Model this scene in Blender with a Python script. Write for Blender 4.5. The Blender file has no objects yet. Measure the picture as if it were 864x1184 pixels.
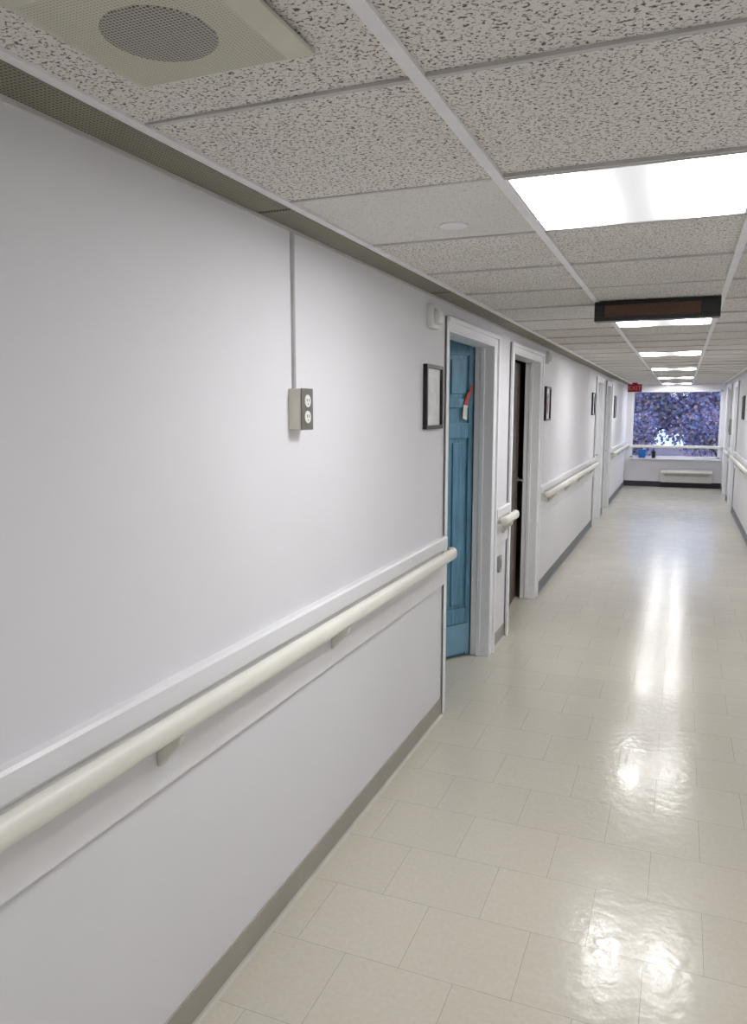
import bpy, bmesh, math, random
from mathutils import Vector, Matrix
random.seed(7)
scn = bpy.context.scene
C = scn.collection
scn.view_settings.view_transform = 'Standard'
scn.view_settings.look = 'None'
scn.view_settings.exposure = 0.0

# ------------------------------------------------------------ materials
def srgb(r, g, b):
    f = lambda c: (c/255/12.92) if c/255 <= .04045 else ((c/255+.055)/1.055)**2.4
    return (f(r), f(g), f(b), 1)

def mat(name, col, rough=.5, metal=0, emis=None, es=0, noise=None, bump=None, spec=.5, stretch=None):
    m = bpy.data.materials.new(name); m.use_nodes = True
    nt = m.node_tree; p = nt.nodes['Principled BSDF']
    p.inputs['Base Color'].default_value = col
    p.inputs['Roughness'].default_value = rough
    p.inputs['Metallic'].default_value = metal
    p.inputs['Specular IOR Level'].default_value = spec
    if emis:
        p.inputs['Emission Color'].default_value = emis
        p.inputs['Emission Strength'].default_value = es
    tc = nt.nodes.new('ShaderNodeTexCoord')
    src = tc.outputs['Object']
    if stretch:
        mp = nt.nodes.new('ShaderNodeMapping'); mp.inputs['Scale'].default_value = stretch
        nt.links.new(src, mp.inputs['Vector']); src = mp.outputs['Vector']
    sc, amt = noise if noise else (14, .05)
    n = nt.nodes.new('ShaderNodeTexNoise'); n.inputs['Scale'].default_value = sc
    n.inputs['Detail'].default_value = 3
    nt.links.new(src, n.inputs['Vector'])
    cr = nt.nodes.new('ShaderNodeValToRGB')
    cr.color_ramp.elements[0].position = .3; cr.color_ramp.elements[1].position = .7
    cr.color_ramp.elements[0].color = tuple(c*(1-amt) for c in col[:3]) + (1,)
    cr.color_ramp.elements[1].color = tuple(min(1, c*(1+amt)) for c in col[:3]) + (1,)
    nt.links.new(n.outputs['Fac'], cr.inputs['Fac'])
    nt.links.new(cr.outputs['Color'], p.inputs['Base Color'])
    if bump:
        n2 = nt.nodes.new('ShaderNodeTexNoise'); n2.inputs['Scale'].default_value = bump[0]
        nt.links.new(tc.outputs['Object'], n2.inputs['Vector'])
        b = nt.nodes.new('ShaderNodeBump'); b.inputs['Strength'].default_value = bump[1]
        b.inputs['Distance'].default_value = bump[2] if len(bump) > 2 else .002
        nt.links.new(n2.outputs['Fac'], b.inputs['Height'])
        nt.links.new(b.outputs['Normal'], p.inputs['Normal'])
    return m

def tile_mat(name, base, dark, thr):
    m = mat(name, base, .95, noise=(3, .03), spec=.1)
    nt = m.node_tree; p = nt.nodes['Principled BSDF']
    tc = nt.nodes.new('ShaderNodeTexCoord')
    mp = nt.nodes.new('ShaderNodeMapping'); mp.inputs['Scale'].default_value = (140, 165, 20)
    nt.links.new(tc.outputs['Object'], mp.inputs['Vector'])
    n = nt.nodes.new('ShaderNodeTexNoise'); n.inputs['Scale'].default_value = 1.0
    n.inputs['Detail'].default_value = 2.0; n.inputs['Distortion'].default_value = .7
    nt.links.new(mp.outputs['Vector'], n.inputs['Vector'])
    r = nt.nodes.new('ShaderNodeValToRGB')
    r.color_ramp.elements[0].position = thr-.05; r.color_ramp.elements[0].color = (0, 0, 0, 1)
    r.color_ramp.elements[1].position = thr+.06; r.color_ramp.elements[1].color = (1, 1, 1, 1)
    nt.links.new(n.outputs['Fac'], r.inputs['Fac'])
    old = p.inputs['Base Color'].links[0].from_socket
    mx = nt.nodes.new('ShaderNodeMix'); mx.data_type = 'RGBA'
    nt.links.new(r.outputs['Color'], mx.inputs[0])
    mx.inputs[6].default_value = dark
    nt.links.new(old, mx.inputs[7])
    nt.links.new(mx.outputs[2], p.inputs['Base Color'])
    b = nt.nodes.new('ShaderNodeBump'); b.inputs['Strength'].default_value = .3; b.inputs['Distance'].default_value = .001
    nt.links.new(r.outputs['Color'], b.inputs['Height'])
    nt.links.new(b.outputs['Normal'], p.inputs['Normal'])
    return m

def perf_mat(name, base, dark, pitch, rad):
    m = mat(name, base, .6, noise=(4, .05))
    nt = m.node_tree; p = nt.nodes['Principled BSDF']
    tc = nt.nodes.new('ShaderNodeTexCoord')
    v = nt.nodes.new('ShaderNodeTexVoronoi'); v.voronoi_dimensions = '2D'
    v.inputs['Scale'].default_value = 1/pitch; v.inputs['Randomness'].default_value = 0
    nt.links.new(tc.outputs['Object'], v.inputs['Vector'])
    lt = nt.nodes.new('ShaderNodeMath'); lt.operation = 'LESS_THAN'; lt.inputs[1].default_value = rad
    nt.links.new(v.outputs['Distance'], lt.inputs[0])
    old = p.inputs['Base Color'].links[0].from_socket
    mx = nt.nodes.new('ShaderNodeMix'); mx.data_type = 'RGBA'
    nt.links.new(lt.outputs[0], mx.inputs[0]); nt.links.new(old, mx.inputs[6]); mx.inputs[7].default_value = dark
    nt.links.new(mx.outputs[2], p.inputs['Base Color'])
    return m

def floor_mat():
    m = bpy.data.materials.new('floor_vinyl_tile'); m.use_nodes = True
    nt = m.node_tree; p = nt.nodes['Principled BSDF']; L = nt.links.new
    tc = nt.nodes.new('ShaderNodeTexCoord')
    mp = nt.nodes.new('ShaderNodeMapping'); mp.inputs['Location'].default_value = (.2025, -.100, 0)
    L(tc.outputs['Object'], mp.inputs['Vector'])
    br = nt.nodes.new('ShaderNodeTexBrick'); br.offset = .5; br.squash = 1
    br.inputs['Scale'].default_value = 1
    br.inputs['Brick Width'].default_value = .345; br.inputs['Row Height'].default_value = .312
    br.inputs['Mortar Size'].default_value = .0010; br.inputs['Mortar Smooth'].default_value = .3
    br.inputs['Color1'].default_value = srgb(203, 198, 185); br.inputs['Color2'].default_value = srgb(199, 194, 181)
    br.inputs['Mortar'].default_value = srgb(162, 155, 142)
    L(mp.outputs['Vector'], br.inputs['Vector'])
    n = nt.nodes.new('ShaderNodeTexNoise'); n.inputs['Scale'].default_value = 60; n.inputs['Detail'].default_value = 5
    L(tc.outputs['Object'], n.inputs['Vector'])
    r = nt.nodes.new('ShaderNodeValToRGB'); r.color_ramp.elements[0].position = .35; r.color_ramp.elements[1].position = .65
    r.color_ramp.elements[0].color = (.95, .945, .93, 1); r.color_ramp.elements[1].color = (1, 1, 1, 1)
    L(n.outputs['Fac'], r.inputs['Fac'])
    mx = nt.nodes.new('ShaderNodeMix'); mx.data_type = 'RGBA'; mx.blend_type = 'MULTIPLY'; mx.inputs[0].default_value = 1
    L(br.outputs['Color'], mx.inputs[6]); L(r.outputs['Color'], mx.inputs[7])
    L(mx.outputs[2], p.inputs['Base Color'])
    n2 = nt.nodes.new('ShaderNodeTexNoise'); n2.inputs['Scale'].default_value = 5; n2.inputs['Detail'].default_value = 4
    L(tc.outputs['Object'], n2.inputs['Vector'])
    mr = nt.nodes.new('ShaderNodeMapRange'); mr.inputs['From Min'].default_value = .3; mr.inputs['From Max'].default_value = .7
    mr.inputs['To Min'].default_value = .15; mr.inputs['To Max'].default_value = .24
    L(n2.outputs['Fac'], mr.inputs['Value']); L(mr.outputs['Result'], p.inputs['Roughness'])
    n3 = nt.nodes.new('ShaderNodeTexNoise'); n3.inputs['Scale'].default_value = 22; n3.inputs['Detail'].default_value = 2
    L(tc.outputs['Object'], n3.inputs['Vector'])
    b1 = nt.nodes.new('ShaderNodeBump'); b1.inputs['Strength'].default_value = .5; b1.inputs['Distance'].default_value = .0027
    L(n3.outputs['Fac'], b1.inputs['Height'])
    b2 = nt.nodes.new('ShaderNodeBump'); b2.inputs['Strength'].default_value = .3; b2.inputs['Distance'].default_value = .0006; b2.invert = True
    L(br.outputs['Fac'], b2.inputs['Height']); L(b1.outputs['Normal'], b2.inputs['Normal'])
    L(b2.outputs['Normal'], p.inputs['Normal'])
    p.inputs['Specular IOR Level'].default_value = .45
    return m

def light_mat(lo, hi):
    m = bpy.data.materials.new('light_diffuser_glow'); m.use_nodes = True
    nt = m.node_tree; nt.nodes.clear(); L = nt.links.new
    out = nt.nodes.new('ShaderNodeOutputMaterial'); e = nt.nodes.new('ShaderNodeEmission')
    tc = nt.nodes.new('ShaderNodeTexCoord'); s = nt.nodes.new('ShaderNodeSeparateXYZ')
    L(tc.outputs['Object'], s.inputs[0])
    def M_(op, a, b=None):
        n = nt.nodes.new('ShaderNodeMath'); n.operation = op
        if hasattr(a, 'links'): L(a, n.inputs[0])
        else: n.inputs[0].default_value = a
        if b is not None:
            if hasattr(b, 'links'): L(b, n.inputs[1])
            else: n.inputs[1].default_value = b
        return n.outputs[0]
    # two lamp tubes behind the lens, each glowing brightest over itself
    ax = M_('ABSOLUTE', s.outputs['X'])
    d = M_('SUBTRACT', ax, .192)
    g2 = M_('MULTIPLY', d, d)
    gx = M_('EXPONENT', M_('MULTIPLY', g2, -1/(2*.046**2)))
    y2 = M_('MULTIPLY', s.outputs['Y'], s.outputs['Y'])
    gy = M_('EXPONENT', M_('MULTIPLY', y2, -1/(2*.26**2)))
    st = M_('ADD', M_('MULTIPLY', M_('MULTIPLY', gx, gy), hi), lo)
    L(st, e.inputs['Strength'])
    e.inputs['Color'].default_value = (.995, .99, .99, 1)
    L(e.outputs[0], out.inputs[0])
    return m

def print_mat(name, dark, light, scale, a=.42, b=.58):
    m = mat(name, light, .4)
    nt = m.node_tree; p = nt.nodes['Principled BSDF']
    tc = nt.nodes.new('ShaderNodeTexCoord')
    n = nt.nodes.new('ShaderNodeTexNoise'); n.inputs['Scale'].default_value = scale; n.inputs['Detail'].default_value = 6
    nt.links.new(tc.outputs['Object'], n.inputs['Vector'])
    r = nt.nodes.new('ShaderNodeValToRGB'); r.color_ramp.elements[0].position = a; r.color_ramp.elements[1].position = b
    r.color_ramp.elements[0].color = dark; r.color_ramp.elements[1].color = light
    nt.links.new(n.outputs['Fac'], r.inputs['Fac']); nt.links.new(r.outputs['Color'], p.inputs['Base Color'])
    return m

M = {}
M['wall'] = mat('wall_paint', srgb(224, 223, 227), .62, noise=(2, .015), bump=(220, .12, .001), spec=.25)
M['wall_trim'] = mat('trim_paint', srgb(230, 230, 232), .35, noise=(5, .02))
M['casing'] = mat('casing_paint', srgb(236, 237, 240), .35, noise=(5, .02))
M['rail'] = mat('handrail_vinyl', srgb(229, 228, 219), .38, noise=(6, .03))
M['bracket'] = mat('bracket_vinyl', srgb(224, 222, 212), .45)
M['base_taupe'] = mat('baseboard_taupe', srgb(162, 158, 148), .5, noise=(8, .05))
M['base_edge'] = mat('baseboard_pale_edge', srgb(190, 187, 178), .5, noise=(8, .05))
M['base_grey'] = mat('baseboard_grey', srgb(112, 114, 118), .5, noise=(8, .05))
M['base_dark'] = mat('baseboard_dark', srgb(48, 46, 58), .5)
M['floor'] = floor_mat()
M['tile'] = tile_mat('ceiling_fissured_tile', srgb(228, 225, 219), srgb(108, 102, 94), .405)
M['tile2'] = tile_mat('ceiling_plain_tile', srgb(222, 221, 218), srgb(190, 187, 181), .38)
M['grid'] = mat('ceiling_grid_metal', srgb(236, 236, 238), .4)
M['grid_thin'] = mat('ceiling_grid_metal_dull', srgb(196, 194, 191), .5)
M['strip'] = perf_mat('perforated_metal', srgb(144, 140, 124), srgb(80, 77, 66), .0095, .32)
M['plenum'] = mat('plenum_dark', srgb(40, 38, 36), .9)
M['room'] = mat('room_wall_paint', srgb(170, 160, 150), .8)
M['blue'] = mat('blue_door_paint', srgb(92, 138, 164), .5, noise=(4, .28), stretch=(14, 14, 1.2))
M['blue_lt'] = mat('blue_kick_plate', srgb(116, 160, 184), .3, noise=(7, .08))
M['dark_door'] = mat('dark_brown_door', srgb(92, 76, 68), .45, noise=(4, .25), stretch=(14, 14, 1.2))
M['white_door'] = mat('pale_door', srgb(200, 204, 212), .5)
M['steel'] = mat('brushed_steel', srgb(170, 170, 168), .3, metal=.9)
M['black'] = mat('black_frame', srgb(24, 23, 24), .35)
M['mat_white'] = mat('picture_mat', srgb(232, 232, 232), .6)
M['print_a'] = print_mat('print_soft_grey', srgb(214, 214, 216), srgb(230, 230, 230), 14)
M['print_b'] = print_mat('print_warm_red', srgb(120, 70, 66), srgb(200, 188, 180), 22)
M['print_c'] = print_mat('print_teal', srgb(60, 100, 110), srgb(180, 196, 200), 26)
M['beige'] = mat('beige_plastic', srgb(218, 214, 202), .4)
M['heater'] = mat('heater_enamel', srgb(186, 184, 178), .45)
M['plate'] = mat('grey_cover_plate', srgb(104, 101, 96), .4, metal=.1)
M['plate_lt'] = mat('grey_plastic', srgb(130, 128, 124), .4)
M['recept'] = mat('receptacle_plastic', srgb(230, 229, 225), .35)
M['slot'] = mat('slot_dark', srgb(30, 28, 26), .6)
M['white_pl'] = mat('white_plastic', srgb(222, 222, 220), .4)
M['conduit'] = mat('raceway_grey', srgb(190, 189, 190), .4)
M['spk'] = perf_mat('speaker_baffle_metal', srgb(200, 198, 182), srgb(168, 165, 150), .006, .30)
M['spk_plain'] = mat('speaker_edge_metal', srgb(208, 206, 192), .45)
M['grille'] = perf_mat('speaker_grille_holes', srgb(176, 174, 166), srgb(92, 90, 86), .0062, .36)
M['diff'] = light_mat(.84, 62)
M['lfr'] = mat('light_frame_white', srgb(225, 226, 228), .4)
M['led'] = print_mat('led_amber_matrix', srgb(70, 44, 28), srgb(98, 62, 40), 110, .35, .65)
M['red'] = mat('exit_red', srgb(140, 22, 36), .5, emis=srgb(230, 25, 45), es=.03)
M['letter'] = mat('exit_letter', srgb(210, 120, 120), .5, emis=(1, .4, .4, 1), es=.03)
M['orange'] = mat('orange_ribbon', srgb(200, 74, 50), .6)
M['paper'] = mat('paper_tag', srgb(222, 218, 212), .7)
M['bark'] = mat('tree_bark', srgb(50, 42, 52), .9, noise=(20, .2))
M['leaf'] = [mat('leaf_'+n, srgb(*c), .8) for n, c in
             (('mauve', (142, 130, 166)), ('pink', (192, 170, 188)), ('blue', (128, 140, 182)), ('plum', (104, 86, 108)), ('rust', (160, 126, 130)), ('green', (116, 130, 132)))]
M['asphalt'] = mat('outdoor_ground', srgb(120, 104, 112), .9, noise=(1.5, .25))
M['bluepl'] = mat('blue_plastic', srgb(30, 110, 190), .35)
M['darkpl'] = mat('dark_plastic', srgb(30, 34, 44), .4)
g = bpy.data.materials.new('window_glass'); g.use_nodes = True
nt = g.node_tree; nt.nodes.clear()
o_ = nt.nodes.new('ShaderNodeOutputMaterial'); mxs = nt.nodes.new('ShaderNodeMixShader'); tr = nt.nodes.new('ShaderNodeBsdfTransparent')
gl = nt.nodes.new('ShaderNodeBsdfGlossy'); gl.inputs['Roughness'].default_value = .02; mxs.inputs[0].default_value = .05
nt.links.new(tr.outputs[0], mxs.inputs[1]); nt.links.new(gl.outputs[0], mxs.inputs[2]); nt.links.new(mxs.outputs[0], o_.inputs[0])
M['glass'] = g

# ------------------------------------------------------------ mesh helpers
def bx(bm, x0, x1, y0, y1, z0, z1, mi=0):
    vs = [bm.verts.new((x, y, z)) for z in (z0, z1) for y in (y0, y1) for x in (x0, x1)]
    for q in ((0, 2, 3, 1), (4, 5, 7, 6), (0, 1, 5, 4), (2, 6, 7, 3), (0, 4, 6, 2), (1, 3, 7, 5)):
        f = bm.faces.new([vs[i] for i in q]); f.material_index = mi

def prism(bm, pts, y0, y1, axis='y', mi=0):
    def P(p, t):
        return (p[0], t, p[1]) if axis == 'y' else ((t, p[0], p[1]) if axis == 'x' else (p[0], p[1], t))
    a = [bm.verts.new(P(p, y0)) for p in pts]; b = [bm.verts.new(P(p, y1)) for p in pts]
    n = len(pts)
    fs = [bm.faces.new(a), bm.faces.new(b[::-1])]
    for i in range(n):
        fs.append(bm.faces.new((a[i], b[i], b[(i+1) % n], a[(i+1) % n])))
    for f in fs: f.material_index = mi

def tube(bm, p0, p1, r0, r1, n=8, mi=0):
    p0, p1 = Vector(p0), Vector(p1); d = (p1-p0).normalized()
    u = d.orthogonal().normalized(); v = d.cross(u)
    A, B = [], []
    for i in range(n):
        t = 2*math.pi*i/n; w = u*math.cos(t)+v*math.sin(t)
        A.append(bm.verts.new(p0+w*r0)); B.append(bm.verts.new(p1+w*r1))
    fs = [bm.faces.new(A[::-1]), bm.faces.new(B)]
    for i in range(n): fs.append(bm.faces.new((A[i], A[(i+1) % n], B[(i+1) % n], B[i])))
    for f in fs: f.material_index = mi

def obj(name, bm, m, parent=None, loc=(0, 0, 0), bevel=0, smooth=False):
    bmesh.ops.recalc_face_normals(bm, faces=bm.faces)
    me = bpy.data.meshes.new(name); bm.to_mesh(me); bm.free()
    for x in (m if isinstance(m, list) else [m]): me.materials.append(x)
    if smooth:
        for p in me.polygons: p.use_smooth = True
    o = bpy.data.objects.new(name, me); C.objects.link(o); o.location = loc
    if parent: o.parent = parent
    if bevel:
        b = o.modifiers.new('bevel', 'BEVEL'); b.width = bevel; b.segments = 3; b.limit_method = 'ANGLE'
    return o

def tag(o, label, cat, group=None, kind=None):
    o['label'] = label; o['category'] = cat
    if group: o['group'] = group
    if kind: o['kind'] = kind
    return o

def thing(name, label, cat, loc=(0, 0, 0), rz=0, group=None, kind=None):
    o = bpy.data.objects.new(name, None); C.objects.link(o); o.location = loc; o.rotation_euler = (0, 0, rz)
    o.empty_display_size = .1
    return tag(o, label, cat, group, kind)

def NB(): return bmesh.new()

# ------------------------------------------------------------ dimensions (metres)
XL, XR = -1.17, .84
TH = .12
Y0, Y1 = -3.6, 18.0
ZC = 2.25
HEAD = 2.105
LD = [(3.905, 4.98), (5.58, 6.72), (11.45, 12.35), (12.95, 13.8)]
RD = [(13.9, 14.8), (15.9, 16.8)]

# floor
bm = NB(); bx(bm, -3.3, 3.0, Y0-.1, Y1+.15, -.06, 0)
tag(obj('floor', bm, M['floor']), 'glossy cream vinyl tile corridor floor', 'floor', kind='structure')

# side walls with door openings
def side_wall(name, xf, xb, doors, label):
    bm = NB(); x0, x1 = min(xf, xb), max(xf, xb); y = Y0
    for a, b in doors:
        bx(bm, x0, x1, y, a, 0, ZC+.2); bx(bm, x0, x1, a, b, HEAD, ZC+.2); y = b
    bx(bm, x0, x1, y, Y1+.12, 0, ZC+.2)
    tag(obj(name, bm, M['wall']), label, 'wall', kind='structure')
side_wall('wall_left', XL, XL-TH, LD, 'long pale grey painted corridor wall on the left')
side_wall('wall_right', XR, XR+TH, RD, 'pale grey painted corridor wall on the right')
# rooms behind the doors
bm = NB()
bx(bm, -3.3, -3.2, Y0, Y1+.12, 0, ZC+.2)
for y in (3.2, 5.22, 9.0, 12.6, 15.5): bx(bm, -3.2, XL-TH, y, y+.08, 0, ZC+.2)
tag(obj('wall_rooms_left', bm, M['room']), 'dim walls of the rooms behind the left doors', 'wall', kind='structure')
bm = NB()
bx(bm, 2.9, 3.0, Y0, Y1+.12, 0, ZC+.2)
for y in (13.2, 15.3, 17.4): bx(bm, XR+TH, 2.9, y, y+.08, 0, ZC+.2)
tag(obj('wall_rooms_right', bm, M['room']), 'dim walls of the rooms behind the right doors', 'wall', kind='structure')
bm = NB(); bx(bm, -3.3, 3.0, Y0-.1, Y0, 0, ZC+.2)
tag(obj('wall_back', bm, M['wall']), 'plain wall closing the corridor behind the viewer', 'wall', kind='structure')
# end wall with window opening
WX0, WX1, WZ0, WZ1 = -1.06, .78, .64, 2.13
bm = NB()
bx(bm, -3.3, WX0, Y1, Y1+.12, 0, ZC+.2); bx(bm, WX1, 3.0, Y1, Y1+.12, 0, ZC+.2)
bx(bm, WX0, WX1, Y1, Y1+.12, 0, WZ0); bx(bm, WX0, WX1, Y1, Y1+.12, WZ1, ZC+.2)
tag(obj('wall_end', bm, M['wall']), 'short end wall around the big window', 'wall', kind='structure')

w = thing('window_1', 'wide white framed window at the far end of the corridor', 'window', ((WX0+WX1)/2, Y1, WZ0), kind='structure')
hw = (WX1-WX0)/2; hh = WZ1-WZ0
bm = NB()
for (a, b, c, d) in ((-hw, -hw+.04, 0, hh), (hw-.04, hw, 0, hh), (-hw, hw, 0, .04), (-hw, hw, hh-.04, hh)):
    bx(bm, a, b, .02, .10, c, d)
obj('window_frame', bm, M['wall_trim'], w)
bm = NB(); bx(bm, -hw+.04, hw-.04, .057, .063, .04, hh-.04)
obj('pane', bm, M['glass'], w)
bm = NB(); bx(bm, -hw-.02, hw+.02, -.13, .02, -.03, .0)
obj('window_sill', bm, M['wall_trim'], w, bevel=.004)

# things on the sill
bm = NB(); prism(bm, [(-.07, 0), (.07, 0), (.085, .17), (-.085, .17)], -.04, .04); bx(bm, -.09, .09, -.045, .045, .17, .185)
tag(obj('storage_tub', bm, M['bluepl'], loc=(-.80, Y1-.06, WZ0), bevel=.004), 'small blue plastic tub on the left end of the window sill', 'tub')
bm = NB(); tube(bm, (0, 0, 0), (0, 0, .15), .04, .045, 16); tube(bm, (0, 0, .15), (0, 0, .20), .03, .012, 16)
tag(obj('bottle', bm, M['darkpl'], loc=(-.56, Y1-.06, WZ0)), 'small dark bottle on the window sill right of the blue tub', 'bottle')

# ceiling
XB = [-1.045, -.452, .158, .768]
YB = [1.325+.61*k for k in range(-8, 28)]
LIGHTS = [1.935+3.05*k for k in range(-2, 6)]
LIGHTS = [y for y in LIGHTS if y < 17.3 and y > Y0]
bm = NB(); bx(bm, -3.3, 3.0, Y0-.1, Y1+.12, ZC+.2, ZC+.26, 2)
cols = [(XB[0], XB[1]), (XB[1], XB[2]), (XB[2], XB[3]), (XB[3], XR)]
for ci, (a, b) in enumerate(cols):
    for k in range(len(YB)-1):
        y0, y1 = YB[k], YB[k+1]
        if y0 < Y0: y0 = Y0
        if y1 > Y1: y1 = Y1
        if y0 >= Y1 or y1 <= Y0: continue
        if ci == 1 and any(abs(y0-l) < .05 for l in LIGHTS): continue
        mi = 1 if (ci == 0 and abs(YB[k]-1.935) < .02) else 0
        e = .004
        z = [ZC+.004+random.uniform(-.004, .003) for _ in range(4)]
        vs = [bm.verts.new(p) for p in ((a+e, y0+e, z[0]), (b-e, y0+e, z[1]), (b-e, y1-e, z[2]), (a+e, y1-e, z[3]))]
        vt = [bm.verts.new((v.co.x, v.co.y, ZC+.03)) for v in vs]
        f = bm.faces.new(vs); f.material_index = mi
        f = bm.faces.new(vt); f.material_index = mi
        for i in range(4):
            f = bm.faces.new((vs[i], vs[(i+1) % 4], vt[(i+1) % 4], vt[i])); f.material_index = mi
tag(obj('ceiling', bm, [M['tile'], M['tile2'], M['plenum']]), 'suspended ceiling of fissured grey acoustic tiles', 'ceiling', kind='structure')
bm = NB()
for x in XB: bx(bm, x-.013, x+.013, Y0, Y1, ZC-.003, ZC+.01)
for k, y in enumerate(YB):
    if Y0 < y < Y1:
        bx(bm, XB[0]+.014, XR, y-.006, y+.006, ZC-.002, ZC+.009, 1)
tag(obj('trim_1', bm, [M['grid'], M['grid_thin']]), 'white metal grid carrying the ceiling tiles', 'ceiling grid', kind='structure')
bm = NB(); edges = [-3.6, -1.8, .0, 1.98, 3.6, 4.9, 6.7, 8.5, 10.3, 12.1, 13.9, 15.7, 18.0]
for a, b in zip(edges, edges[1:]):
    bx(bm, XL, XB[0]-.014, a+.008, b-.008, ZC-.006, ZC)
tag(obj('trim_2', bm, M['strip']), 'olive perforated metal strip where ceiling meets left wall', 'ceiling strip', kind='structure')
bm = NB()
bx(bm, XL, XL+.008, Y0, Y1, ZC-.014, ZC-.006); bx(bm, XR-.02, XR, Y0, Y1, ZC-.008, ZC+.004)
tag(obj('trim_3', bm, M['grid_thin']), 'thin metal angle along the top of the walls', 'ceiling trim', kind='structure')

# baseboards
def base(name, xf, s, segs, m, lab, edge=None):
    bm = NB()
    for a, b in segs:
        bx(bm, *sorted((xf, xf+s*.006)), a, b, .014, .102)
        prism(bm, [(xf, .014), (xf+s*.006, .014), (xf+s*.009, .006), (xf+s*.016, .0), (xf, 0)], a, b, mi=1)
    tag(obj(name, bm, [m, edge or m]), lab, 'baseboard', kind='structure')
base('baseboard_left', XL, 1, [(Y0, 3.875), (5.08, 5.48)], M['base_taupe'], 'taupe vinyl baseboard along the near left wall', M['base_edge'])
base('baseboard_left_far', XL, 1, [(6.82, 11.35), (12.45, 12.85), (13.9, Y1)], M['base_grey'], 'grey baseboard along the far left wall beyond the dark door')
base('baseboard_right', XR, -1, [(Y0, 13.8), (14.9, 15.8), (16.9, Y1)], M['base_grey'], 'grey baseboard along the right wall')
bm = NB(); bx(bm, XL, XR, Y1-.012, Y1, 0, .12)
tag(obj('baseboard_end', bm, M['base_dark']), 'dark baseboard under the end window', 'baseboard', kind='structure')

# ledge + backing boards behind the handrails
def ledge(n, xf, s, a, b, lab):
    bm = NB()
    pts = [(xf, .942), (xf+s*.026, .942), (xf+s*.030, .950), (xf+s*.030, 1.004), (xf+s*.024, 1.012), (xf, 1.012)]
    prism(bm, pts, a, b)
    bx(bm, *sorted((xf, xf+s*.017)), a, b, .750, .942)
    tag(obj('trim_%d' % n, bm, M['wall_trim']), lab, 'chair rail', kind='structure')
ledge(4, XL, 1, Y0, 3.875, 'white ledge board running behind the nearest handrail')
ledge(5, XL, 1, 5.08, 5.48, 'short white ledge board between the first two doors')
ledge(6, XL, 1, 6.82, 11.35, 'white ledge board behind the middle left handrail')
ledge(7, XL, 1, 13.9, 17.98, 'white ledge board behind the farthest left handrail')
ledge(8, XR, -1, Y0, 13.8, 'white ledge board along the right wall')
ledge(9, XR, -1, 14.9, 15.8, 'short white ledge board between the right doors')

# handrails
def handrail(xf, s, a, b, lab, brs, z=.93):
    t = thing('handrail', lab, 'handrail', (xf, a, 0))
    Lg = b-a; bm = NB(); cx = s*.080; rings = []
    # moulded section: flattish front, shoulder on top, flat back
    half = [(-.016, -.021), (-.012, -.027), (-.002, -.029), (.009, -.026), (.015, -.018), (.017, -.008), (.017, .008), (.014, .018), (.007, .026), (-.004, .029), (-.012, .028), (-.016, .021), (-.017, .0)]
    prof = [(s*p[0], p[1]) for p in half]
    NP = len(prof)
    # ends curve back towards the wall
    st = [(0, .80, -.030), (.006, .94, -.016), (.016, 1.0, -.006), (.034, 1.0, 0), (.07, 1.0, 0), (Lg-.07, 1.0, 0), (Lg-.034, 1.0, 0), (Lg-.016, 1.0, -.006), (Lg-.006, .94, -.016), (Lg, .80, -.030)]
    for (yy, k, dx) in st:
        rings.append([bm.verts.new((cx+s*dx+p[0]*k, yy, z+p[1]*k)) for p in prof])
    for r0, r1 in zip(rings, rings[1:]):
        for i in range(NP): bm.faces.new((r0[i], r0[(i+1) % NP], r1[(i+1) % NP], r1[i]))
    bm.faces.new(rings[0]); bm.faces.new(rings[-1][::-1])
    obj('rail', bm, M['rail'], t, smooth=True)
    for yy in (0.001, Lg-.051):
        bm = NB(); bx(bm, *sorted((s*.017, s*.070)), yy, yy+.050, z-.026, z+.012)
        obj('end_return', bm, M['rail'], t, bevel=.010)
    for y in brs:
        bm = NB()
        pts = [(.017, z-.115), (.026, z-.115), (.042, z-.094), (.066, z-.070), (.086, z-.050), (.090, z-.026), (.070, z-.026), (.050, z-.052), (.028, z-.060), (.017, z-.060)]
        prism(bm, [(s*p[0], p[1]) for p in pts], y-a-.011, y-a+.011)
        obj('bracket', bm, M['bracket'], t, bevel=.004)
    return t
handrail(XL, 1, Y0+.05, 3.86, 'long cream handrail nearest the viewer, running to the blue door', [-2.56, -1.56, -.56, .44, 1.44, 2.44])
handrail(XL, 1, 5.09, 5.52, 'very short cream handrail between the blue door and the dark doorway', [5.30])
handrail(XL, 1, 6.90, 11.25, 'cream handrail on the left wall just beyond the dark doorway', [7.3, 8.4, 9.5, 10.8])
handrail(XL, 1, 13.95, 17.75, 'farthest cream handrail on the left wall near the window', [14.4, 15.6, 16.8])
handrail(XR, -1, Y0+.05, 13.75, 'cream handrail along the right wall, nearest one there', [-2, 0, 2, 4, 6, 8, 10, 11.5, 13])
handrail(XR, -1, 14.95, 15.75, 'short cream handrail between the two right doorways', [15.3])
# rail across the window
t = thing('window_handrail', 'white handrail running across the end window', 'handrail', (0, Y1, 0))
bm = NB(); bx(bm, -1.06, .78, -.19, -.15, .87, .93); obj('rail', bm, M['rail'], t, bevel=.016)
for x in (-1.10, .80):
    bm = NB(); bx(bm, x-.02, x+.02, -.17, 0, .875, .925)
    if x < 0: bx(bm, x, -1.04, -.185, -.155, .88, .92)
    else: bx(bm, .76, x, -.185, -.155, .88, .92)
    obj('bracket', bm, M['bracket'], t)

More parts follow.
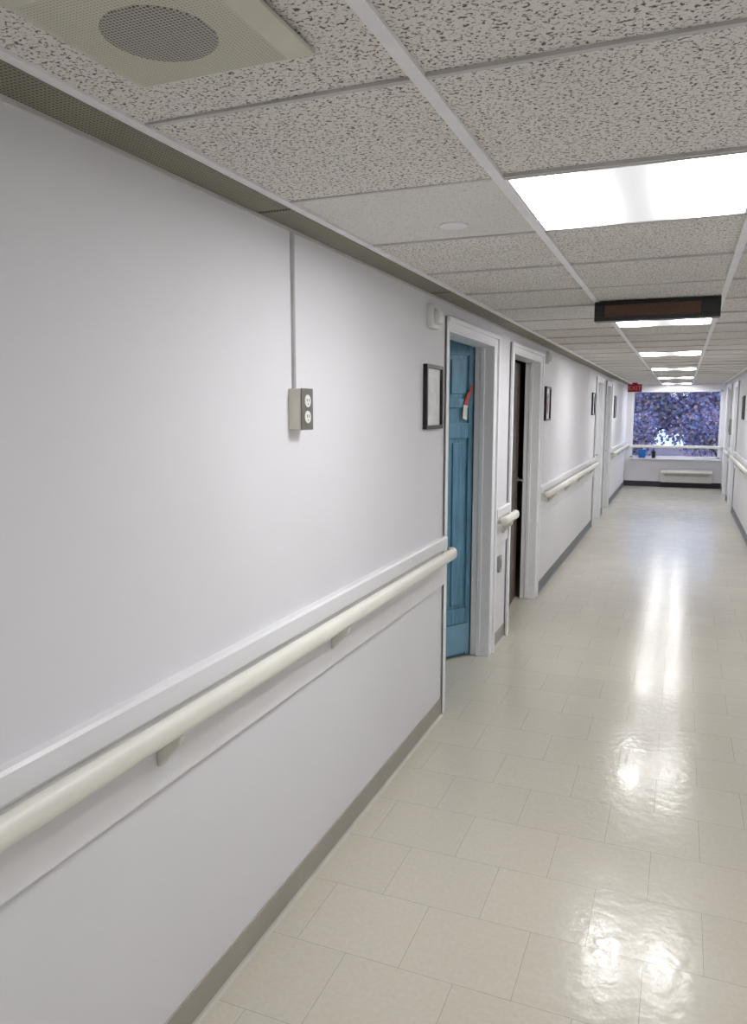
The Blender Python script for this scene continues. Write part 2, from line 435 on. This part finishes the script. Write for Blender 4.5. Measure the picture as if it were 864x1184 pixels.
# doors
def door_frame(t, xf, s, a, b, near=.09):
    bm = NB(); wd = b-a; cw = .09; ct = .065
    def cas(y0, y1, z0, z1):
        bx(bm, *sorted((0, s*.014)), y0, y1, z0, z1)
    cas(-near, 0, 0, HEAD+ct); cas(wd, wd+cw, 0, HEAD+ct); cas(0, wd, HEAD, HEAD+ct)
    r = .028 if near > .05 else .015
    bx(bm, *sorted((0, s*r)), -near, -near+.3*near, 0, HEAD+ct); bx(bm, *sorted((0, s*.028)), wd+cw-.03, wd+cw, 0, HEAD+ct)
    bx(bm, *sorted((0, s*.028)), -near+.3*near, wd+cw-.03, HEAD+ct-.025, HEAD+ct)
    d0, d1 = sorted((s*.014, -s*TH))
    bx(bm, d0, d1, 0, .018, 0, HEAD); bx(bm, d0, d1, wd-.018, wd, 0, HEAD); bx(bm, d0, d1, .018, wd-.018, HEAD-.012, HEAD)
    e0, e1 = sorted((-s*.05, -s*.08))
    bx(bm, e0, e1, .018, .030, 0, HEAD-.012); bx(bm, e0, e1, wd-.030, wd-.018, 0, HEAD-.012)
    obj('door_frame', bm, M['casing'], t, bevel=.004)

def lever(parent, x, z, s):
    bm = NB(); tube(bm, (x, 0, z), (x, s*.012, z), .028, .028, 16); tube(bm, (x, s*.012, z), (x, s*.055, z), .009, .009, 10)
    tube(bm, (x, s*.055, z), (x-.11, s*.055, z), .009, .007, 10)
    obj('handle', bm, M['steel'], parent)

# blue door: ajar, hinged on its far side
a, b = LD[0]
d1 = thing('door_1', 'bright blue panelled door standing ajar', 'door', (XL, a, 0), kind='structure')
door_frame(d1, XL, 1, a, b, near=.03)
ang = math.atan2(-.85, -.53)
W = 1.0
TOP = 2.14
bm = NB()
bx(bm, 0, W, -.04, -.014, .01, TOP)
def pc(x0, x1, z0, z1): bx(bm, x0, x1, -.014, 0, z0, z1)
pc(0, .04, .01, TOP); pc(W-.04, W, .01, TOP)
pc(.04, W-.04, 2.04, TOP); pc(.04, W-.04, 1.70, 1.76); pc(.04, W-.04, 1.50, 1.60); pc(.04, W-.04, .24, .34)
for x in (.20, .44, .66): pc(x, x+.045, .34, 1.50)
for x in (.22, .62): pc(x, x+.06, 1.76, 2.04)
for (x0, x1) in ((.04, .20), (.245, .44), (.485, .66), (.705, .96)): bx(bm, x0+.03, x1-.03, -.014, -.004, .37, 1.47)
for (x0, x1) in ((.04, .22), (.28, .62), (.68, .96)): bx(bm, x0+.03, x1-.03, -.014, -.005, 1.79, 2.01)
sl = obj('slab', bm, M['blue'], d1, loc=(-.124, b-a-.022, 0), bevel=.003); sl.rotation_euler = (0, 0, ang)
bm = NB(); bx(bm, .01, W-.01, -.003, .003, .03, .235); k = obj('kick_plate', bm, M['blue_lt'], sl)
lever(sl, W-.07, 1.0, 1)

# ribbon and tag hanging on the blue door
rb = thing('door_ribbon', 'orange red ribbon with a white tag hanging on the blue door', 'decoration',
           (XL-.124, b-.022, 0), ang)
bm = NB()
pts = [(.012, 1.84), (.030, 1.85), (.040, 1.81), (.062, 1.79), (.085, 1.74), (.080, 1.71), (.058, 1.72), (.052, 1.76), (.032, 1.78)]
prism(bm, pts, .004, .008); obj('ribbon', bm, M['orange'], rb)
bm = NB(); prism(bm, [(.060, 1.715), (.096, 1.72), (.102, 1.63), (.066, 1.62)], .008, .010); obj('paper_tag', bm, M['paper'], rb)

# dark door, nearly closed
a, b = LD[1]
d2 = thing('door_2', 'dark brown door standing slightly open in its white frame', 'door', (XL, a, 0), kind='structure')
door_frame(d2, XL, 1, a, b)
bm = NB(); W2 = b-a-.05
bx(bm, 0, W2, 0, .04, .01, 2.08)
for (x0, x1, z0, z1) in ((.12, W2-.12, .3, .95), (.12, W2-.12, 1.15, 1.9)):
    bx(bm, x0, x0+.02, -.006, 0, z0, z1); bx(bm, x1-.02, x1, -.006, 0, z0, z1)
    bx(bm, x0+.02, x1-.02, -.006, 0, z0, z0+.02); bx(bm, x0+.02, x1-.02, -.006, 0, z1-.02, z1)
sl = obj('slab', bm, M['dark_door'], d2, loc=(-.085, .025, 0), bevel=.002); sl.rotation_euler = (0, 0, math.radians(90+4))
lever(sl, W2-.08, 1.08, -1)

def far_door(n, xf, s, a, b, lab, m, openang):
    t = thing('door_%d' % n, lab, 'door', (xf, a, 0), kind='structure')
    door_frame(t, xf, s, a, b)
    bm = NB(); W3 = b-a-.045
    y0, y1 = (0, .04) if s > 0 else (-.04, 0)
    bx(bm, 0, W3, y0, y1, .01, 2.08)
    f0, f1 = (-.005, 0) if s > 0 else (0, .005)
    for z0, z1 in ((.2, .9), (1.1, 1.9)):
        bx(bm, .12, W3-.12, f0, f1, z0, z1)
    q = obj('slab', bm, m, t, loc=(-s*.085, .022, 0), bevel=.002)
    q.rotation_euler = (0, 0, math.radians(90+s*openang))
    lever(q, W3-.07, 1.0, -s)
far_door(3, XL, 1, *LD[2], 'pale closed door beyond the middle left handrail', M['white_door'], 0)
far_door(4, XL, 1, *LD[3], 'pale closed door, farthest one on the left wall', M['white_door'], 0)
far_door(5, XR, -1, *RD[0], 'pale closed door on the right wall, nearer one', M['white_door'], 0)
far_door(6, XR, -1, *RD[1], 'pale closed door on the right wall nearest the window', M['white_door'], 0)

# ------------------------------------------------------------ wall things
def picture(xf, s, y0, y1, z0, z1, m, lab):
    t = thing('picture_frame', lab, 'picture', (xf, y0, z0), group=None)
    w_, h_ = y1-y0, z1-z0; f = .018
    bm = NB()
    for (p, q, r, u) in ((0, w_, 0, f), (0, w_, h_-f, h_), (0, f, f, h_-f), (w_-f, w_, f, h_-f)):
        bx(bm, *sorted((0, s*.022)), p, q, r, u)
    obj('frame', bm, M['black'], t, bevel=.002)
    bm = NB(); bx(bm, *sorted((0, s*.008)), f, w_-f, f, h_-f); obj('mat_board', bm, M['mat_white'], t)
    bm = NB(); bx(bm, *sorted((s*.008, s*.0095)), f+.045, w_-f-.045, f+.045, h_-f-.045); obj('print', bm, m, t)
picture(XL, 1, 3.52, 3.79, 1.59, 1.905, M['print_a'], 'black framed picture beside the blue door, largest and nearest one')
picture(XL, 1, 7.00, 7.26, 1.59, 1.90, M['print_b'], 'black framed picture just beyond the dark doorway')
picture(XL, 1, 10.85, 11.13, 1.62, 1.93, M['print_c'], 'small black framed picture at the end of the middle left handrail')
picture(XL, 1, 14.5, 14.8, 1.55, 1.95, M['print_b'], 'farthest black framed picture on the left wall')
picture(XR, -1, 12.4, 12.7, 1.55, 1.90, M['print_a'], 'black framed picture on the right wall')

# conduit
bm = NB(); bx(bm, -.001, .010, 0, .012, 1.748, ZC-.014); bx(bm, .010, .012, .003, .009, 1.748, ZC-.014)
tag(obj('wire_raceway', bm, M['conduit'], loc=(XL, 2.186, 0), bevel=.001), 'thin grey vertical cable raceway dropping from ceiling to outlet box', 'cable raceway')
# outlet box
t = thing('outlet_box', 'beige surface mounted power outlet box below the cable raceway', 'outlet', (XL, 2.160, 1.620))
bm = NB(); bx(bm, 0, .045, 0, .078, 0, .130); obj('box', bm, M['beige'], t, bevel=.003)
bm = NB(); bx(bm, .045, .049, -.001, .079, -.001, .131); pl = obj('cover_plate', bm, M['plate'], t, bevel=.0015)
for zc in (.040, .091):
    bm = NB(); tube(bm, (.049, .039, zc), (.0515, .039, zc), .0205, .0195, 20); r = obj('socket', bm, M['recept'], t)
    bm = NB(); bx(bm, .0515, .0522, .030, .033, zc-.002, zc+.008); bx(bm, .0515, .0522, .045, .048, zc-.002, zc+.008); bx(bm, .0515, .0522, .037, .041, zc-.012, zc-.007)
    obj('slots', bm, M['slot'], r)

# call units high on the wall
def call_unit(y, lab, z=2.08):
    t = thing('call_light', lab, 'wall light', (XL, y, z))
    bm = NB(); bx(bm, -.002, .030, 0, .12, 0, .11); obj('housing', bm, M['white_pl'], t, bevel=.005)
    bm = NB()
    prism(bm, [(.030, .015), (.052, .025), (.058, .055), (.052, .085), (.030, .095)], .025, .095)
    obj('lens', bm, M['recept'], t, bevel=.006)
call_unit(3.575, 'white call light unit above the nearest framed picture')
call_unit(7.02, 'white call light unit above the picture beyond the dark doorway', 2.10)
# small plates
bm = NB(); bx(bm, -.001, .02, 0, .07, 0, .115); bx(bm, .02, .026, .02, .05, .03, .085)
tag(obj('wall_plate', bm, M['steel'], loc=(XL, 5.22, .54), bevel=.002), 'small grey metal plate low on the wall between the first two doors', 'wall plate')
bm = NB(); bx(bm, -.05, .002, 0, .16, 0, .28); bx(bm, -.06, -.05, .03, .13, .05, .16)
tag(obj('soap_dispenser', bm, M['plate_lt'], loc=(XR, 15.15, 1.25), bevel=.008), 'grey dispenser on the right wall between the two doorways', 'dispenser')

# ceiling speaker
t = thing('ceiling_speaker', 'square beige ceiling loudspeaker with round perforated grille', 'speaker', (-.742, .992, ZC))
bm = NB(); h1, h2 = .170, .138
v = []
for (hh_, z) in ((h1, -.002), (h1, -.008), (h2, -.022)):
    v.append([bm.verts.new((sx*hh_, sy*hh_, z)) for sx, sy in ((-1, -1), (1, -1), (1, 1), (-1, 1))])
for r0, r1 in zip(v, v[1:]):
    for i in range(4): bm.faces.new((r0[i], r0[(i+1) % 4], r1[(i+1) % 4], r1[i]))
bm.faces.new(v[0]); f = bm.faces.new(v[2]); f.material_index = 1
obj('baffle', bm, [M['spk_plain'], M['spk']], t)
bm = NB(); tube(bm, (0, 0, -.022), (0, 0, -.0235), .085, .082, 48); obj('grille', bm, M['grille'], t)

# sprinkler cover
bm = NB(); tube(bm, (0, 0, .008), (0, 0, -.0015), .044, .043, 32)
tag(obj('sprinkler_cover', bm, M['wall_trim'], loc=(-.69, 2.365, ZC)), 'small round white cover plate in a plain ceiling tile', 'sprinkler cover')

# ceiling lights
names = ['large glowing square ceiling light nearest the viewer',
         'glowing ceiling light just beyond the hanging display sign',
         'third glowing ceiling light counting from the viewer',
         'fourth glowing ceiling light counting from the viewer',
         'fifth glowing ceiling light counting from the viewer',
         'farthest ceiling light right by the end window']
for y in LIGHTS:
    i = round((y-1.935)/3.05)
    lab = names[i] if i >= 0 else 'ceiling light behind the viewer'
    t = thing('ceiling_light', lab, 'ceiling light', (-.147, y+.305, ZC), group='square ceiling light panels')
    bm = NB(); o1, i1 = .2915, .284
    for (p, q, r, u) in ((-o1, o1, -o1, -i1), (-o1, o1, i1, o1), (-o1, -i1, -i1, i1), (i1, o1, -i1, i1)):
        bx(bm, p, q, r, u, -.002, .06)
    bx(bm, -o1, o1, -o1, o1, .06, .08)
    obj('frame', bm, M['lfr'], t)
    bm = NB(); bx(bm, -i1, i1, -i1, i1, .000, .01); obj('diffuser', bm, M['diff'], t)

# hanging LED display
t = thing('message_display', 'black hanging message display with dim amber screen under the ceiling', 'display sign', (-.155, 4.24, ZC-.102))
bm = NB(); Wd = .305
bx(bm, -Wd, Wd, .012, .08, 0, .100)
bx(bm, -Wd, Wd, 0, .012, 0, .020); bx(bm, -Wd, Wd, 0, .012, .080, .100); bx(bm, -Wd, -Wd+.05, 0, .012, .020, .080); bx(bm, Wd-.09, Wd, 0, .012, .020, .080)
obj('housing', bm, M['black'], t, bevel=.002)
bm = NB(); bx(bm, -Wd+.05, Wd-.09, .008, .012, .020, .080); obj('screen', bm, M['led'], t)
for x in (-.2, .2):
    bm = NB(); bx(bm, x-.02, x+.02, .03, .06, .100, .108); obj('mounting_bracket', bm, M['steel'], t)

# exit sign
t = thing('exit_sign', 'red exit sign hanging from the ceiling by the left wall', 'exit sign', (-.93, 16.4, ZC-.006))
bm = NB(); bx(bm, -.135, .135, 0, .05, -.185, -.03); bx(bm, -.05, .05, .01, .04, -.03, -.001); obj('housing', bm, M['red'], t, bevel=.004)
cu = bpy.data.curves.new('exit_text', 'FONT'); cu.body = 'EXIT'; cu.size = .12; cu.align_x = 'CENTER'; cu.align_y = 'CENTER'; cu.extrude = .002
to = bpy.data.objects.new('exit_text_tmp', cu); C.objects.link(to)
bpy.context.view_layer.update()
me = bpy.data.meshes.new_from_object(to.evaluated_get(bpy.context.evaluated_depsgraph_get()))
bpy.data.objects.remove(to)
me.materials.clear(); me.materials.append(M['letter'])
lo = bpy.data.objects.new('lettering', me); C.objects.link(lo); lo.parent = t; lo.location = (0, -.002, -.108); lo.rotation_euler = (math.pi/2, 0, 0)

# heater under the window
t = thing('wall_heater', 'off-white convector heater under the end window', 'heater', (.13, Y1-.012, .12))
bm = NB(); prism(bm, [(0, 0), (-.15, 0), (-.15, .22), (-.11, .27), (0, .27)], -.52, .52, axis='x'); obj('body', bm, M['heater'], t, bevel=.004)
bm = NB()
for i in range(5): bx(bm, -.46, .46, -.154, -.150, .17+.012*i-.03, .175+.012*i-.03)
obj('grille', bm, M['plate_lt'], t)

# ------------------------------------------------------------ outdoors
GZ = -.85
bm = NB(); bx(bm, -25, 25, Y1+.15, 60, GZ-.1, GZ)
tag(obj('ground', bm, M['asphalt']), 'grey ground outside the window', 'ground', kind='structure')

def tree(x, y, lab, sc, seed, trunk=.9, per=75, ls=1.0):
    rnd = random.Random(seed)
    t = thing('tree', lab, 'tree', (x, y, GZ))
    bm = NB()
    def grow(p, d, L_, r, dep):
        q = p+d*L_; tube(bm, p, q, r, r*.65, 7)
        if dep < 3: ends.append(q)
        if dep == 0: return
        for _ in range(3):
            nd = (d+Vector((rnd.uniform(-.9, .9), rnd.uniform(-.6, .6), rnd.uniform(-.35, .35)))).normalized()
            grow(q, nd, L_*.70, r*.66, dep-1)
    ends = []
    grow(Vector((0, 0, 0)), Vector((.05, 0, 1)), trunk*sc, .09*sc, 4)
    obj('trunk', bm, M['bark'], t)
    bm = NB()
    for e in ends:
        cm = rnd.choice((0, 0, 1, 2, 2, 3, 4, 5))
        for _ in range(per):
            c = e+Vector((rnd.gauss(0, .25), rnd.gauss(0, .24), rnd.gauss(0, .26)))*sc
            if c.z < .25: continue
            u = Vector((rnd.uniform(-1, 1), rnd.uniform(-.4, .4), rnd.uniform(-1, 1))).normalized()*.048*ls
            w_ = u.cross(Vector((rnd.uniform(-1, 1), 1, rnd.uniform(-1, 1)))).normalized()*.038*ls
            f = bm.faces.new([bm.verts.new(c+k) for k in (u, w_, -u, -w_)]); f.material_index = cm if rnd.random() < .6 else rnd.choice((0, 1, 2, 2, 3, 4))
    obj('foliage', bm, M['leaf'], t)
tree(-1.3, 22.2, 'violet leaved tree outside, left one seen through the end window', .85, 3, per=45)
tree(1.2, 25.2, 'violet leaved tree outside, right one seen through the end window', .95, 5, per=55)
tree(-1.3, 29.5, 'violet tree outside, standing behind the first two', 1.3, 9, trunk=.95, ls=1.5)
tree(1.8, 35.8, 'violet tree farthest back outside the end window', 1.7, 12, trunk=.8, ls=1.9)

# ------------------------------------------------------------ sky
wd = bpy.data.worlds.new('world'); scn.world = wd; wd.use_nodes = True
bg = wd.node_tree.nodes['Background']; bg.inputs['Color'].default_value = (.52, .66, 1.0, 1); bg.inputs['Strength'].default_value = 1.9

# ------------------------------------------------------------ camera
f = 875.0
p = math.atan(117/f); th = math.atan(358/f*math.cos(p))
R = Vector((math.cos(th), math.sin(th), 0))
F = Vector((-math.sin(th)*math.cos(p), math.cos(th)*math.cos(p), -math.sin(p)))
U = R.cross(F)
cam = bpy.data.cameras.new('camera'); co = bpy.data.objects.new('camera', cam); C.objects.link(co)
co.matrix_world = Matrix(((R.x, U.x, -F.x, 0), (R.y, U.y, -F.y, 0), (R.z, U.z, -F.z, 1.68), (0, 0, 0, 1)))
cam.sensor_fit = 'VERTICAL'; cam.sensor_height = 36; cam.lens = f/1184*36
cam.clip_start = .02; cam.clip_end = 200
scn.camera = co
